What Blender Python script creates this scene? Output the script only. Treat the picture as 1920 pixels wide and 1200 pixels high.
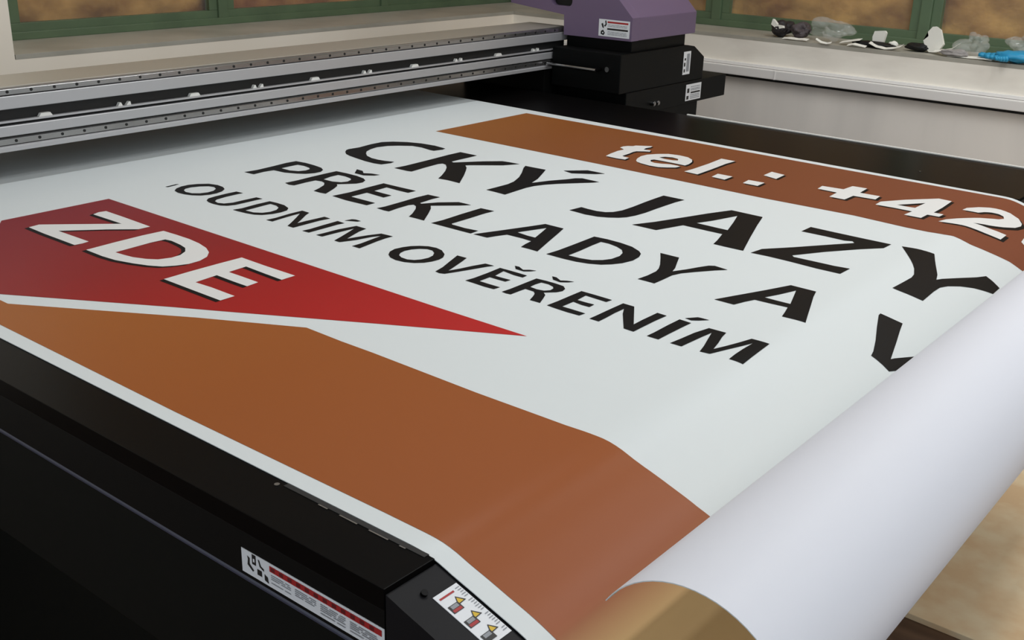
import bpy, bmesh, math, random
from mathutils import Vector, Matrix
random.seed(7)
for o in list(bpy.data.objects): bpy.data.objects.remove(o, do_unlink=True)
scene = bpy.context.scene
COL = scene.collection

# ---------------------------------------------------------------- camera
# world: z = 0 is the printer table top, +X runs along the media feed, +Y across the table
cam_data = bpy.data.cameras.new('camera')
cam = bpy.data.objects.new('camera', cam_data); COL.objects.link(cam)
cam_data.sensor_width = 36.0
cam_data.lens = 2063.85 / 1920 * 36.0
cam_data.clip_start = 0.01
right = Vector((0.77602121, 0.63007208, 0.02828872))
down = Vector((0.24541668, -0.26033905, -0.93380631))
fwd = Vector((-0.58100063, 0.73159603, -0.35665883))
cam.matrix_world = Matrix(((right.x, -down.x, -fwd.x, 0.0), (right.y, -down.y, -fwd.y, 0.0),
                           (right.z, -down.z, -fwd.z, 0.5), (0, 0, 0, 1)))
scene.camera = cam

# ---------------------------------------------------------------- world, lights, exposure
world = bpy.data.worlds.new('world'); scene.world = world
world.use_nodes = True
world.node_tree.nodes['Background'].inputs[0].default_value = (0.86, 0.93, 1.0, 1)
world.node_tree.nodes['Background'].inputs[1].default_value = 0.75
scene.view_settings.view_transform = 'Standard'
scene.view_settings.look = 'None'
scene.view_settings.exposure = 0.16
scene.view_settings.gamma = 1.0
scene.view_settings.use_curve_mapping = False

def ceiling_light(loc, sx, sy, power, col=(0.97, 0.99, 1.0)):
    d = bpy.data.lights.new('ceiling_lamp', 'AREA'); d.shape = 'RECTANGLE'
    d.size = sx; d.size_y = sy; d.energy = power; d.color = col
    o = bpy.data.objects.new('ceiling_lamp', d); COL.objects.link(o); o.location = loc
    return o
ceiling_light((-1.5, 1.7, 1.95), 0.12, 1.5, 13)
ceiling_light((0.15, 1.3, 1.95), 0.12, 1.5, 13)
ceiling_light((-0.4, 2.6, 1.95), 0.12, 1.5, 13)
ceiling_light((1.1, 2.5, 1.95), 0.12, 1.5, 12)  # unseen extra lamp, added to brighten the floor board and the roll

PROFILE = [[-2.42,0.0],[-2.15429,0.0],[-1.88857,0.0],[-1.62286,0.0],[-1.35714,0.0],[-1.09143,0.0],[-0.82571,0.0],[-0.56,0.0],[-0.55344,1e-05],[-0.545,-0.0001],[-0.5375,-0.0004],[-0.53,-0.0011],[-0.5225,-0.00251],[-0.515,-0.0044],[-0.50781,-0.0067],[-0.5,-0.0093],[-0.49031,-0.01207],[-0.48,-0.015],[-0.47,-0.01808],[-0.46,-0.0212],[-0.44969,-0.02426],[-0.44,-0.0272],[-0.43219,-0.02983],[-0.425,-0.0325],[-0.4175,-0.03553],[-0.41,-0.0388],[-0.4025,-0.04229],[-0.395,-0.046],[-0.38781,-0.04973],[-0.38,-0.054],[-0.37031,-0.05969],[-0.36,-0.0655],[-0.35031,-0.0703],[-0.34,-0.0745],[-0.32806,-0.07826],[-0.315,-0.0812],[-0.286,-0.0836],[-0.27766,-0.08316],[-0.26941,-0.08186],[-0.26134,-0.07969],[-0.25354,-0.0767],[-0.2461,-0.07291],[-0.23909,-0.06836],[-0.2326,-0.0631],[-0.2267,-0.0572],[-0.22144,-0.05071],[-0.21689,-0.0437],[-0.2131,-0.03626],[-0.21011,-0.02846],[-0.20794,-0.02039],[-0.20664,-0.01214],[-0.2062,-0.0038],[-0.20664,0.00454],[-0.20794,0.01279],[-0.21011,0.02086],[-0.2131,0.02866],[-0.21689,0.0361],[-0.22144,0.04311],[-0.2267,0.0496],[-0.2326,0.0555],[-0.23909,0.06076],[-0.2461,0.06531],[-0.25354,0.0691],[-0.26134,0.07209],[-0.26941,0.07426],[-0.27766,0.07556],[-0.286,0.076],[-0.29434,0.07556],[-0.30259,0.07426],[-0.31066,0.07209],[-0.31846,0.0691],[-0.3259,0.06531],[-0.33291,0.06076],[-0.3394,0.0555],[-0.3453,0.0496],[-0.35056,0.04311],[-0.35511,0.0361]]
ART = {
 'line1': [[[[-1.6816,1.5444],[-1.6929,1.5574],[-1.6961,1.5667],[-1.6936,1.5949],[-1.6995,1.6344],[-1.6996,1.6677],[-1.6865,1.6885],[-1.6622,1.7077],[-1.6315,1.7201],[-1.5961,1.7243],[-1.5604,1.7191],[-1.5572,1.7072],[-1.5624,1.6852],[-1.5723,1.6848],[-1.6034,1.6905],[-1.6269,1.6877],[-1.6496,1.6676],[-1.6633,1.6491],[-1.6692,1.6233],[-1.6643,1.6003],[-1.6545,1.5792],[-1.64,1.5636],[-1.6235,1.5507],[-1.6025,1.5429],[-1.5834,1.5417],[-1.5679,1.544],[-1.5464,1.5514],[-1.5429,1.5391],[-1.548,1.5169],[-1.5644,1.5133],[-1.5908,1.5143],[-1.6193,1.5194],[-1.6459,1.5247],[-1.6649,1.5313]]],[[[-1.5086,1.5134],[-1.5069,1.5428],[-1.5097,1.6047],[-1.5146,1.677],[-1.5149,1.7163],[-1.4692,1.7162],[-1.4685,1.6915],[-1.4689,1.659],[-1.4682,1.6365],[-1.4603,1.6331],[-1.4247,1.6853],[-1.3992,1.7142],[-1.383,1.7172],[-1.3579,1.7191],[-1.374,1.6864],[-1.4222,1.6386],[-1.4263,1.631],[-1.4106,1.6172],[-1.3942,1.596],[-1.3722,1.5657],[-1.3369,1.5131],[-1.3674,1.5146],[-1.3898,1.5117],[-1.4021,1.535],[-1.4221,1.5672],[-1.4407,1.5915],[-1.4576,1.6075],[-1.4688,1.6105],[-1.4723,1.6012],[-1.4694,1.5618],[-1.4642,1.5162],[-1.4738,1.5137]]],[[[-1.269,1.5104],[-1.2684,1.5375],[-1.2683,1.5714],[-1.2732,1.596],[-1.2885,1.6311],[-1.3079,1.6637],[-1.3316,1.6991],[-1.3398,1.7152],[-1.3154,1.7158],[-1.2901,1.7178],[-1.2729,1.6838],[-1.2543,1.6457],[-1.243,1.612],[-1.2389,1.6232],[-1.2299,1.6503],[-1.2135,1.6824],[-1.2066,1.7018],[-1.1968,1.7118],[-1.1563,1.7106],[-1.1619,1.6979],[-1.1822,1.6712],[-1.2031,1.6429],[-1.2167,1.6192],[-1.2245,1.5966],[-1.2267,1.5752],[-1.225,1.5467],[-1.2225,1.5078],[-1.2451,1.5096]]],[[[-1.2606,1.7373],[-1.2288,1.7746],[-1.2143,1.7754],[-1.1874,1.7751],[-1.1987,1.7592],[-1.2359,1.7304]]],[[[-1.0757,1.5047],[-1.0726,1.536],[-1.0579,1.5341],[-1.0387,1.5335],[-1.0233,1.5383],[-1.0141,1.5492],[-1.0089,1.569],[-1.0088,1.6025],[-1.0114,1.647],[-1.0124,1.6814],[-1.0124,1.7103],[-0.9684,1.7106],[-0.9714,1.6846],[-0.9719,1.6522],[-0.972,1.6142],[-0.9714,1.5845],[-0.9737,1.5573],[-0.9787,1.5373],[-0.9866,1.5248],[-1.0006,1.5132],[-1.0168,1.5049],[-1.0402,1.5014],[-1.0606,1.5035]]],[[[-0.9469,1.5053],[-0.929,1.5457],[-0.9088,1.6045],[-0.891,1.6582],[-0.8715,1.7081],[-0.8104,1.7064],[-0.7933,1.6536],[-0.767,1.5779],[-0.7403,1.5036],[-0.771,1.5029],[-0.7925,1.5032],[-0.7983,1.5265],[-0.8096,1.5628],[-0.8367,1.5626],[-0.8833,1.563],[-0.9003,1.5057]],[[-0.8741,1.591],[-0.862,1.6222],[-0.8458,1.6815],[-0.8307,1.6393],[-0.8145,1.5896],[-0.8353,1.5897]]],[[[-0.7269,1.5027],[-0.7234,1.533],[-0.6909,1.5779],[-0.6688,1.6114],[-0.6508,1.6383],[-0.6297,1.6691],[-0.6361,1.6772],[-0.6471,1.6712],[-0.6813,1.6726],[-0.7223,1.6718],[-0.7222,1.7073],[-0.6805,1.7057],[-0.6341,1.7048],[-0.5829,1.7047],[-0.5839,1.6757],[-0.6087,1.6436],[-0.6441,1.5897],[-0.6736,1.5356],[-0.6679,1.5299],[-0.632,1.5309],[-0.6037,1.5313],[-0.5802,1.5352],[-0.5809,1.5012],[-0.6183,1.5008],[-0.6628,1.5041],[-0.7,1.5048]]],[[[-0.5059,1.5144],[-0.5044,1.554],[-0.5036,1.5839],[-0.5057,1.5993],[-0.5137,1.6197],[-0.5216,1.6339],[-0.5382,1.6605],[-0.5661,1.7063],[-0.5453,1.7104],[-0.5314,1.7115],[-0.5168,1.7154],[-0.5063,1.691],[-0.4935,1.6638],[-0.4837,1.6426],[-0.4779,1.6227],[-0.4734,1.6379],[-0.458,1.6763],[-0.4436,1.7105],[-0.4357,1.735],[-0.4234,1.7301],[-0.4078,1.721],[-0.4071,1.6862],[-0.4174,1.6784],[-0.432,1.6649],[-0.4468,1.6452],[-0.4586,1.6221],[-0.464,1.6016],[-0.4644,1.5763],[-0.4623,1.5266],[-0.4851,1.5209]]]],
 'line2': [[[[-1.6818,1.2853],[-1.6788,1.3125],[-1.6821,1.352],[-1.6868,1.3915],[-1.6856,1.4154],[-1.6604,1.4189],[-1.6322,1.4171],[-1.6079,1.4128],[-1.5926,1.4037],[-1.5835,1.3899],[-1.5835,1.3742],[-1.5908,1.3583],[-1.604,1.3478],[-1.6269,1.3367],[-1.6555,1.3345],[-1.6581,1.3129],[-1.6555,1.2865],[-1.6692,1.2858]],[[-1.6582,1.3552],[-1.6597,1.3775],[-1.6595,1.3976],[-1.6436,1.3997],[-1.6239,1.3962],[-1.6148,1.3894],[-1.6117,1.3766],[-1.6166,1.363],[-1.6328,1.3548]]],[[[-1.5631,1.2848],[-1.5622,1.312],[-1.5651,1.3469],[-1.5664,1.3814],[-1.5667,1.4146],[-1.5425,1.4164],[-1.5127,1.4161],[-1.488,1.411],[-1.4741,1.4023],[-1.4667,1.3883],[-1.4683,1.374],[-1.4799,1.3582],[-1.4898,1.3453],[-1.4794,1.3368],[-1.4674,1.3162],[-1.4522,1.2843],[-1.465,1.2821],[-1.4823,1.2827],[-1.4901,1.3024],[-1.5012,1.3241],[-1.5132,1.3359],[-1.5252,1.3401],[-1.5389,1.3369],[-1.5395,1.3138],[-1.5373,1.2844],[-1.5481,1.281]],[[-1.5348,1.353],[-1.5412,1.3766],[-1.5419,1.3963],[-1.5252,1.398],[-1.5048,1.3937],[-1.4966,1.3872],[-1.4911,1.3731],[-1.4951,1.3612],[-1.5105,1.3532]]],[[[-1.5308,1.4285],[-1.5509,1.4534],[-1.5335,1.4521],[-1.519,1.4406],[-1.5058,1.4491],[-1.4868,1.453],[-1.4903,1.4411],[-1.5059,1.4281]]],[[[-1.4324,1.2821],[-1.4297,1.3223],[-1.4332,1.3697],[-1.4348,1.4111],[-1.3949,1.4115],[-1.3538,1.4131],[-1.3541,1.3927],[-1.3806,1.3924],[-1.4094,1.3939],[-1.4066,1.3595],[-1.3827,1.3583],[-1.3614,1.3583],[-1.3612,1.3382],[-1.3841,1.3398],[-1.4063,1.3415],[-1.4057,1.302],[-1.376,1.3016],[-1.3448,1.3014],[-1.3444,1.2809],[-1.3944,1.2787]]],[[[-1.3184,1.2798],[-1.3162,1.2968],[-1.3183,1.3425],[-1.3209,1.3788],[-1.3201,1.409],[-1.2922,1.4104],[-1.2936,1.3933],[-1.29,1.3565],[-1.2851,1.3547],[-1.2704,1.3821],[-1.2464,1.4089],[-1.2346,1.4096],[-1.2179,1.4095],[-1.2291,1.3941],[-1.2647,1.3567],[-1.2513,1.3429],[-1.2329,1.3171],[-1.2082,1.28],[-1.2269,1.2805],[-1.2428,1.28],[-1.252,1.2981],[-1.2679,1.3223],[-1.2794,1.3354],[-1.2902,1.3411],[-1.2941,1.333],[-1.2928,1.3055],[-1.2891,1.2793],[-1.2997,1.2783]]],[[[-1.1901,1.2778],[-1.1882,1.3037],[-1.191,1.3511],[-1.1925,1.4059],[-1.1639,1.4076],[-1.1655,1.386],[-1.164,1.343],[-1.1635,1.2982],[-1.159,1.2953],[-1.1308,1.2941],[-1.1054,1.2977],[-1.1042,1.2778],[-1.1258,1.2776],[-1.1547,1.2777]]],[[[-1.0985,1.2778],[-1.0868,1.3089],[-1.0725,1.348],[-1.0609,1.3799],[-1.0524,1.406],[-1.0144,1.4054],[-1.0038,1.3766],[-0.9887,1.3332],[-0.9684,1.2764],[-0.984,1.2776],[-1.001,1.2771],[-1.0054,1.2936],[-1.0086,1.3123],[-1.0272,1.3143],[-1.0585,1.3137],[-1.0658,1.2948],[-1.0705,1.2786]],[[-1.055,1.3354],[-1.0461,1.3611],[-1.0364,1.3887],[-1.0264,1.3614],[-1.0161,1.332],[-1.0303,1.3318]]],[[[-0.9507,1.2755],[-0.949,1.3035],[-0.95,1.3511],[-0.9519,1.4033],[-0.9286,1.4056],[-0.9023,1.4043],[-0.8773,1.3991],[-0.8565,1.3873],[-0.847,1.3776],[-0.8404,1.3624],[-0.8375,1.3409],[-0.8419,1.3188],[-0.8503,1.303],[-0.8608,1.2906],[-0.877,1.2818],[-0.8959,1.2766],[-0.9193,1.2749]],[[-0.9225,1.2937],[-0.9236,1.3263],[-0.9264,1.361],[-0.9273,1.3865],[-0.9128,1.3875],[-0.8944,1.3825],[-0.8797,1.3742],[-0.8698,1.3617],[-0.8644,1.3452],[-0.8652,1.3249],[-0.8716,1.3109],[-0.8832,1.2996],[-0.9008,1.2946]]],[[[-0.7851,1.2728],[-0.7834,1.2953],[-0.7845,1.321],[-0.7888,1.3351],[-0.7975,1.3529],[-0.8145,1.3814],[-0.8279,1.4025],[-0.8118,1.4025],[-0.7946,1.4025],[-0.7826,1.3762],[-0.7722,1.354],[-0.767,1.3379],[-0.757,1.36],[-0.749,1.3822],[-0.742,1.3989],[-0.7348,1.4047],[-0.7114,1.4011],[-0.7239,1.3851],[-0.742,1.3574],[-0.7531,1.3384],[-0.7576,1.3212],[-0.757,1.2961],[-0.7572,1.2728],[-0.7723,1.2733]]],[[[-0.6615,1.2727],[-0.6481,1.3067],[-0.6274,1.3584],[-0.6113,1.4019],[-0.5727,1.4013],[-0.5658,1.3775],[-0.5529,1.3411],[-0.5312,1.2785],[-0.548,1.277],[-0.5632,1.2759],[-0.5678,1.2943],[-0.5732,1.3134],[-0.5969,1.3113],[-0.6201,1.3101],[-0.6261,1.2933],[-0.6317,1.2726]],[[-0.6148,1.3284],[-0.605,1.3542],[-0.5955,1.3857],[-0.5875,1.3619],[-0.5765,1.3283],[-0.5947,1.3279]]],[[[-0.482,1.4082],[-0.4827,1.4162],[-0.4519,1.4236],[-0.4456,1.3986],[-0.4354,1.3617],[-0.422,1.3109],[-0.4197,1.3193],[-0.4073,1.3525],[-0.4018,1.3684],[-0.4,1.3141],[-0.4065,1.2926],[-0.4109,1.2804],[-0.423,1.2854],[-0.4334,1.2885],[-0.4411,1.29],[-0.4442,1.3042],[-0.4544,1.3347],[-0.4688,1.3719]]]],
 'line3': [[[[-1.6893,1.1154],[-1.6893,1.1247],[-1.6915,1.1394],[-1.6876,1.1433],[-1.6849,1.1292],[-1.6833,1.1169]]],[[[-1.6544,1.1106],[-1.665,1.1217],[-1.6713,1.1365],[-1.6718,1.152],[-1.6662,1.1671],[-1.6535,1.1829],[-1.6344,1.1882],[-1.6162,1.1861],[-1.6023,1.1791],[-1.5925,1.1663],[-1.5879,1.1513],[-1.5884,1.1366],[-1.5941,1.1221],[-1.6063,1.1124],[-1.622,1.1071],[-1.6387,1.106]],[[-1.6454,1.1234],[-1.6526,1.1325],[-1.654,1.1449],[-1.6484,1.1599],[-1.6385,1.1718],[-1.6272,1.175],[-1.6145,1.1694],[-1.6059,1.1572],[-1.6037,1.1441],[-1.6078,1.1302],[-1.618,1.1208],[-1.6327,1.1184]]],[[[-1.5606,1.1095],[-1.5692,1.1196],[-1.5721,1.1357],[-1.5741,1.1599],[-1.5737,1.1827],[-1.557,1.1843],[-1.5577,1.1703],[-1.5568,1.1467],[-1.5533,1.1253],[-1.546,1.1158],[-1.5341,1.1127],[-1.523,1.1173],[-1.5172,1.1314],[-1.5177,1.1544],[-1.5175,1.1821],[-1.5019,1.1832],[-1.5028,1.1694],[-1.5024,1.1462],[-1.5024,1.1256],[-1.5072,1.1126],[-1.5169,1.1053],[-1.5336,1.1032],[-1.5489,1.1045]]],[[[-1.4805,1.1031],[-1.4773,1.1191],[-1.4806,1.1516],[-1.4807,1.1815],[-1.4625,1.183],[-1.4428,1.1821],[-1.4235,1.1746],[-1.4142,1.1638],[-1.4116,1.1483],[-1.4136,1.133],[-1.4208,1.1166],[-1.4317,1.1088],[-1.4497,1.1048],[-1.4686,1.1031]],[[-1.4629,1.1151],[-1.4637,1.1343],[-1.4656,1.1567],[-1.4659,1.1713],[-1.45,1.1707],[-1.4372,1.1649],[-1.4288,1.1532],[-1.4265,1.1381],[-1.4311,1.1249],[-1.4435,1.1164]]],[[[-1.3927,1.1021],[-1.3916,1.1205],[-1.395,1.1515],[-1.3952,1.1805],[-1.3767,1.1799],[-1.3692,1.1657],[-1.3539,1.1429],[-1.3425,1.1246],[-1.3428,1.1427],[-1.3414,1.1643],[-1.3406,1.1811],[-1.3259,1.1805],[-1.3285,1.1606],[-1.328,1.1317],[-1.3274,1.1034],[-1.3417,1.1036],[-1.353,1.1215],[-1.3681,1.1438],[-1.3842,1.1662],[-1.3836,1.1475],[-1.3811,1.1211],[-1.3787,1.1034]]],[[[-1.3041,1.1017],[-1.3028,1.1171],[-1.305,1.1472],[-1.3062,1.179],[-1.2889,1.1777],[-1.2907,1.1649],[-1.2897,1.1335],[-1.2892,1.1025]]],[[[-1.3005,1.1885],[-1.2976,1.2026],[-1.2923,1.2056],[-1.2796,1.2054],[-1.281,1.1988],[-1.2919,1.1932]]],[[[-1.2712,1.1018],[-1.2704,1.1162],[-1.27,1.1459],[-1.2638,1.1806],[-1.2409,1.1803],[-1.237,1.161],[-1.2288,1.138],[-1.2219,1.1212],[-1.2186,1.1359],[-1.2128,1.1571],[-1.2043,1.1779],[-1.1806,1.1799],[-1.181,1.1646],[-1.179,1.1434],[-1.1753,1.1209],[-1.1719,1.1001],[-1.1886,1.1003],[-1.1887,1.1188],[-1.1919,1.1407],[-1.1956,1.1693],[-1.2019,1.1542],[-1.2075,1.1254],[-1.217,1.1009],[-1.229,1.101],[-1.2371,1.1231],[-1.2479,1.1502],[-1.2552,1.1676],[-1.2565,1.1487],[-1.2576,1.1233],[-1.2581,1.1024]]],[[[-1.1188,1.1084],[-1.1277,1.1201],[-1.1319,1.1347],[-1.1296,1.1496],[-1.1248,1.162],[-1.116,1.1725],[-1.1048,1.1803],[-1.0904,1.1828],[-1.0764,1.1794],[-1.0598,1.1676],[-1.0511,1.1548],[-1.0481,1.1428],[-1.0493,1.1287],[-1.0539,1.1166],[-1.0633,1.1058],[-1.0764,1.0989],[-1.0925,1.0968],[-1.1072,1.1004]],[[-1.1054,1.1172],[-1.1116,1.1264],[-1.1145,1.1379],[-1.1121,1.1508],[-1.1057,1.1616],[-1.0958,1.1687],[-1.0856,1.1686],[-1.0755,1.1616],[-1.0679,1.1506],[-1.0653,1.1381],[-1.0675,1.1252],[-1.0729,1.1158],[-1.0825,1.1107],[-1.0954,1.1118]]],[[[-1.0148,1.0986],[-1.0204,1.1202],[-1.0312,1.1474],[-1.0424,1.1766],[-1.024,1.1769],[-1.018,1.1601],[-1.0102,1.1357],[-1.0035,1.1139],[-0.9978,1.1334],[-0.993,1.1552],[-0.9867,1.1758],[-0.9706,1.1768],[-0.9754,1.1665],[-0.9846,1.1378],[-0.9917,1.117],[-0.9982,1.0997],[-1.0058,1.0968]]],[[[-0.9576,1.0983],[-0.9559,1.1144],[-0.9565,1.1442],[-0.9585,1.1754],[-0.9364,1.1758],[-0.9083,1.1752],[-0.9075,1.1641],[-0.9232,1.1636],[-0.9452,1.1673],[-0.9407,1.143],[-0.926,1.143],[-0.9129,1.1438],[-0.9139,1.1333],[-0.9272,1.1327],[-0.9421,1.133],[-0.9415,1.1101],[-0.9239,1.1095],[-0.904,1.1096],[-0.9052,1.0977],[-0.9211,1.0967],[-0.9416,1.0979]]],[[[-0.9489,1.1978],[-0.9418,1.1989],[-0.9287,1.1917],[-0.9217,1.1984],[-0.9122,1.2019],[-0.9162,1.1936],[-0.9236,1.1864],[-0.9391,1.1873]]],[[[-0.8905,1.0971],[-0.8895,1.1142],[-0.8902,1.1444],[-0.8907,1.1742],[-0.8752,1.1757],[-0.8564,1.1757],[-0.8429,1.1741],[-0.8346,1.1666],[-0.8316,1.1568],[-0.835,1.1471],[-0.8416,1.1398],[-0.8469,1.1337],[-0.839,1.1274],[-0.8325,1.114],[-0.8253,1.0979],[-0.8334,1.0978],[-0.8423,1.0975],[-0.8479,1.1115],[-0.8528,1.1216],[-0.8593,1.1279],[-0.8745,1.1286],[-0.8749,1.1155],[-0.8749,1.0971],[-0.8824,1.0959]],[[-0.8749,1.1399],[-0.8762,1.1526],[-0.875,1.1653],[-0.8632,1.1661],[-0.8525,1.1623],[-0.8476,1.1568],[-0.8462,1.1479],[-0.8513,1.1405],[-0.8618,1.1381]]],[[[-0.8805,1.1976],[-0.8732,1.198],[-0.8609,1.191],[-0.8534,1.1966],[-0.8433,1.1999],[-0.8481,1.1916],[-0.8567,1.1844],[-0.871,1.1867]]],[[[-0.8131,1.0969],[-0.8123,1.1189],[-0.8127,1.1475],[-0.8128,1.1748],[-0.7892,1.1748],[-0.7618,1.174],[-0.7629,1.162],[-0.781,1.163],[-0.7979,1.164],[-0.7958,1.1417],[-0.7833,1.1416],[-0.7688,1.1426],[-0.768,1.1302],[-0.7807,1.1298],[-0.7956,1.1323],[-0.7956,1.1074],[-0.7789,1.1074],[-0.7579,1.1069],[-0.7594,1.0952],[-0.7781,1.0945],[-0.7975,1.0953]]],[[[-0.7431,1.0951],[-0.7431,1.1129],[-0.7435,1.1441],[-0.7434,1.1733],[-0.7255,1.1729],[-0.7109,1.15],[-0.6899,1.1171],[-0.6906,1.1372],[-0.6903,1.174],[-0.6755,1.1731],[-0.6766,1.1447],[-0.6762,1.0955],[-0.6915,1.0965],[-0.7068,1.1184],[-0.7217,1.1397],[-0.7307,1.1563],[-0.7308,1.1357],[-0.7291,1.1128],[-0.7285,1.095]]],[[[-0.6561,1.0947],[-0.6557,1.1115],[-0.6565,1.1443],[-0.6563,1.1734],[-0.6384,1.172],[-0.639,1.1522],[-0.6393,1.1227],[-0.6392,1.0945]]],[[[-0.6534,1.1819],[-0.6428,1.1964],[-0.638,1.1973],[-0.6265,1.1976],[-0.6358,1.1866],[-0.6433,1.1804]]],[[[-0.6224,1.0945],[-0.6202,1.1163],[-0.618,1.1448],[-0.6126,1.172],[-0.5883,1.1726],[-0.5853,1.157],[-0.5787,1.1352],[-0.5736,1.114],[-0.5673,1.1322],[-0.5609,1.1539],[-0.5551,1.1764],[-0.5318,1.1783],[-0.5306,1.1583],[-0.5286,1.1272],[-0.5265,1.1],[-0.5354,1.1001],[-0.5445,1.0993],[-0.5463,1.1178],[-0.5472,1.1396],[-0.547,1.1643],[-0.5528,1.1457],[-0.5613,1.1213],[-0.5691,1.0975],[-0.5819,1.0956],[-0.5873,1.1155],[-0.5943,1.1365],[-0.6019,1.1599],[-0.6036,1.1419],[-0.6052,1.1164],[-0.6065,1.0945]]]],
 'tel': [[[[-1.2783,1.9104],[-1.2844,1.9376],[-1.2888,1.9712],[-1.287,1.9925],[-1.3044,2.003],[-1.3065,2.0183],[-1.3015,2.0302],[-1.2929,2.0366],[-1.2925,2.0466],[-1.2621,2.0679],[-1.2588,2.0554],[-1.2613,2.0395],[-1.2572,2.0241],[-1.2413,2.0278],[-1.2353,2.0147],[-1.2449,2.0085],[-1.258,1.9972],[-1.2594,1.9854],[-1.2564,1.967],[-1.2539,1.936],[-1.2474,1.9329],[-1.2339,1.9311],[-1.2303,1.9107],[-1.2483,1.9076],[-1.2647,1.9086]]],[[[-1.2098,1.9214],[-1.2181,1.9392],[-1.2246,1.963],[-1.2234,1.9854],[-1.2111,2.0083],[-1.195,2.0253],[-1.1718,2.0307],[-1.148,2.0272],[-1.13,2.0131],[-1.1191,1.9945],[-1.113,1.9715],[-1.1125,1.9547],[-1.1421,1.9564],[-1.1702,1.9567],[-1.187,1.9559],[-1.1907,1.9472],[-1.1823,1.9346],[-1.1703,1.9294],[-1.1555,1.9331],[-1.1395,1.9417],[-1.1227,1.9418],[-1.1145,1.9388],[-1.1163,1.9244],[-1.1292,1.9111],[-1.1442,1.9012],[-1.1648,1.9003],[-1.1876,1.9056],[-1.2011,1.9114]],[[-1.1913,1.9819],[-1.1854,1.9954],[-1.1697,2.002],[-1.1536,1.9969],[-1.1467,1.9836],[-1.1553,1.9782],[-1.174,1.9768]]],[[[-1.086,1.9067],[-1.0844,1.9406],[-1.0863,2.0052],[-1.0912,2.0683],[-1.0582,2.0676],[-1.06,2.0325],[-1.0558,1.9623],[-1.0539,1.904]]],[[[-1.0234,1.9066],[-1.0275,1.9388],[-0.9945,1.9384],[-0.993,1.9033]]],[[[-0.9539,1.9044],[-0.9581,1.9359],[-0.9245,1.9375],[-0.9226,1.9043]]],[[[-0.9556,1.9945],[-0.9578,2.0348],[-0.9263,2.0279],[-0.9229,1.9835]]],[[[-0.8289,1.9685],[-0.8321,1.9964],[-0.7909,2.0008],[-0.7885,2.0382],[-0.7603,2.0409],[-0.7568,1.9975],[-0.7184,1.9992],[-0.7152,1.9687],[-0.7566,1.9655],[-0.7571,1.9265],[-0.7867,1.9266],[-0.7894,1.9668]]],[[[-0.7007,1.9328],[-0.702,1.9607],[-0.6739,2.0079],[-0.6306,2.0636],[-0.6059,2.0609],[-0.6025,2.0005],[-0.6021,1.9541],[-0.5845,1.9542],[-0.5852,1.9321],[-0.6054,1.9312],[-0.6059,1.9009],[-0.6359,1.9009],[-0.6335,1.9338],[-0.668,1.9349]],[[-0.6712,1.9602],[-0.6545,1.985],[-0.6373,2.0117],[-0.6382,1.9875],[-0.6386,1.9621],[-0.6518,1.9602]]],[[[-0.5754,1.9009],[-0.5701,1.9238],[-0.5571,1.9452],[-0.5387,1.9695],[-0.5216,1.9938],[-0.5076,2.0178],[-0.503,2.0346],[-0.5075,2.0449],[-0.5165,2.045],[-0.5271,2.0373],[-0.5363,2.0268],[-0.5432,2.0126],[-0.5708,2.012],[-0.569,2.0319],[-0.5548,2.0528],[-0.5398,2.0649],[-0.5216,2.0748],[-0.5053,2.0801],[-0.4872,2.0723],[-0.4749,2.0526],[-0.4722,2.0381],[-0.4761,2.0155],[-0.4896,1.9898],[-0.5073,1.9641],[-0.529,1.9397],[-0.5139,1.945],[-0.491,1.9543],[-0.474,1.9581],[-0.4733,1.923],[-0.496,1.9183],[-0.5192,1.9105],[-0.5443,1.9067],[-0.563,1.9029]]],[[[-0.448,1.9617],[-0.4528,2.009],[-0.4422,2.0426],[-0.4211,2.039],[-0.4119,2.0187],[-0.4133,1.9636],[-0.427,1.9374]]]],
 'zde': [[[[-1.6172,0.8185],[-1.6204,0.8371],[-1.5876,0.8724],[-1.5347,0.9284],[-1.5568,0.9282],[-1.6144,0.9274],[-1.6199,0.9403],[-1.6176,0.9527],[-1.5644,0.9523],[-1.4897,0.9501],[-1.4896,0.9292],[-1.5233,0.8946],[-1.5677,0.8398],[-1.5525,0.8398],[-1.4855,0.8412],[-1.4831,0.8296],[-1.4842,0.8172],[-1.5186,0.8172],[-1.5689,0.817]]],[[[-1.4511,0.8161],[-1.4549,0.8667],[-1.4568,0.9139],[-1.4551,0.9508],[-1.4247,0.9522],[-1.3907,0.9523],[-1.3621,0.9492],[-1.3354,0.9425],[-1.3145,0.9321],[-1.299,0.9172],[-1.2908,0.8988],[-1.2897,0.8798],[-1.2963,0.8622],[-1.3062,0.847],[-1.3229,0.8365],[-1.3474,0.8269],[-1.3783,0.8181],[-1.4081,0.8154]],[[-1.4106,0.8386],[-1.4131,0.8698],[-1.4157,0.9019],[-1.4143,0.9259],[-1.4019,0.9283],[-1.3754,0.9254],[-1.3572,0.9212],[-1.3426,0.9108],[-1.3333,0.8957],[-1.3318,0.8795],[-1.3382,0.8616],[-1.3517,0.8515],[-1.3723,0.8431],[-1.3904,0.8403]]],[[[-1.2586,0.8164],[-1.2607,0.859],[-1.2612,0.9045],[-1.2607,0.9496],[-1.207,0.9484],[-1.1422,0.9488],[-1.1415,0.9245],[-1.1791,0.9257],[-1.2227,0.9277],[-1.2203,0.8957],[-1.1903,0.8961],[-1.1564,0.8958],[-1.154,0.8751],[-1.1825,0.8749],[-1.2209,0.8758],[-1.217,0.8377],[-1.1846,0.8398],[-1.1347,0.8395],[-1.1342,0.8163],[-1.1912,0.8162]]]],
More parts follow.
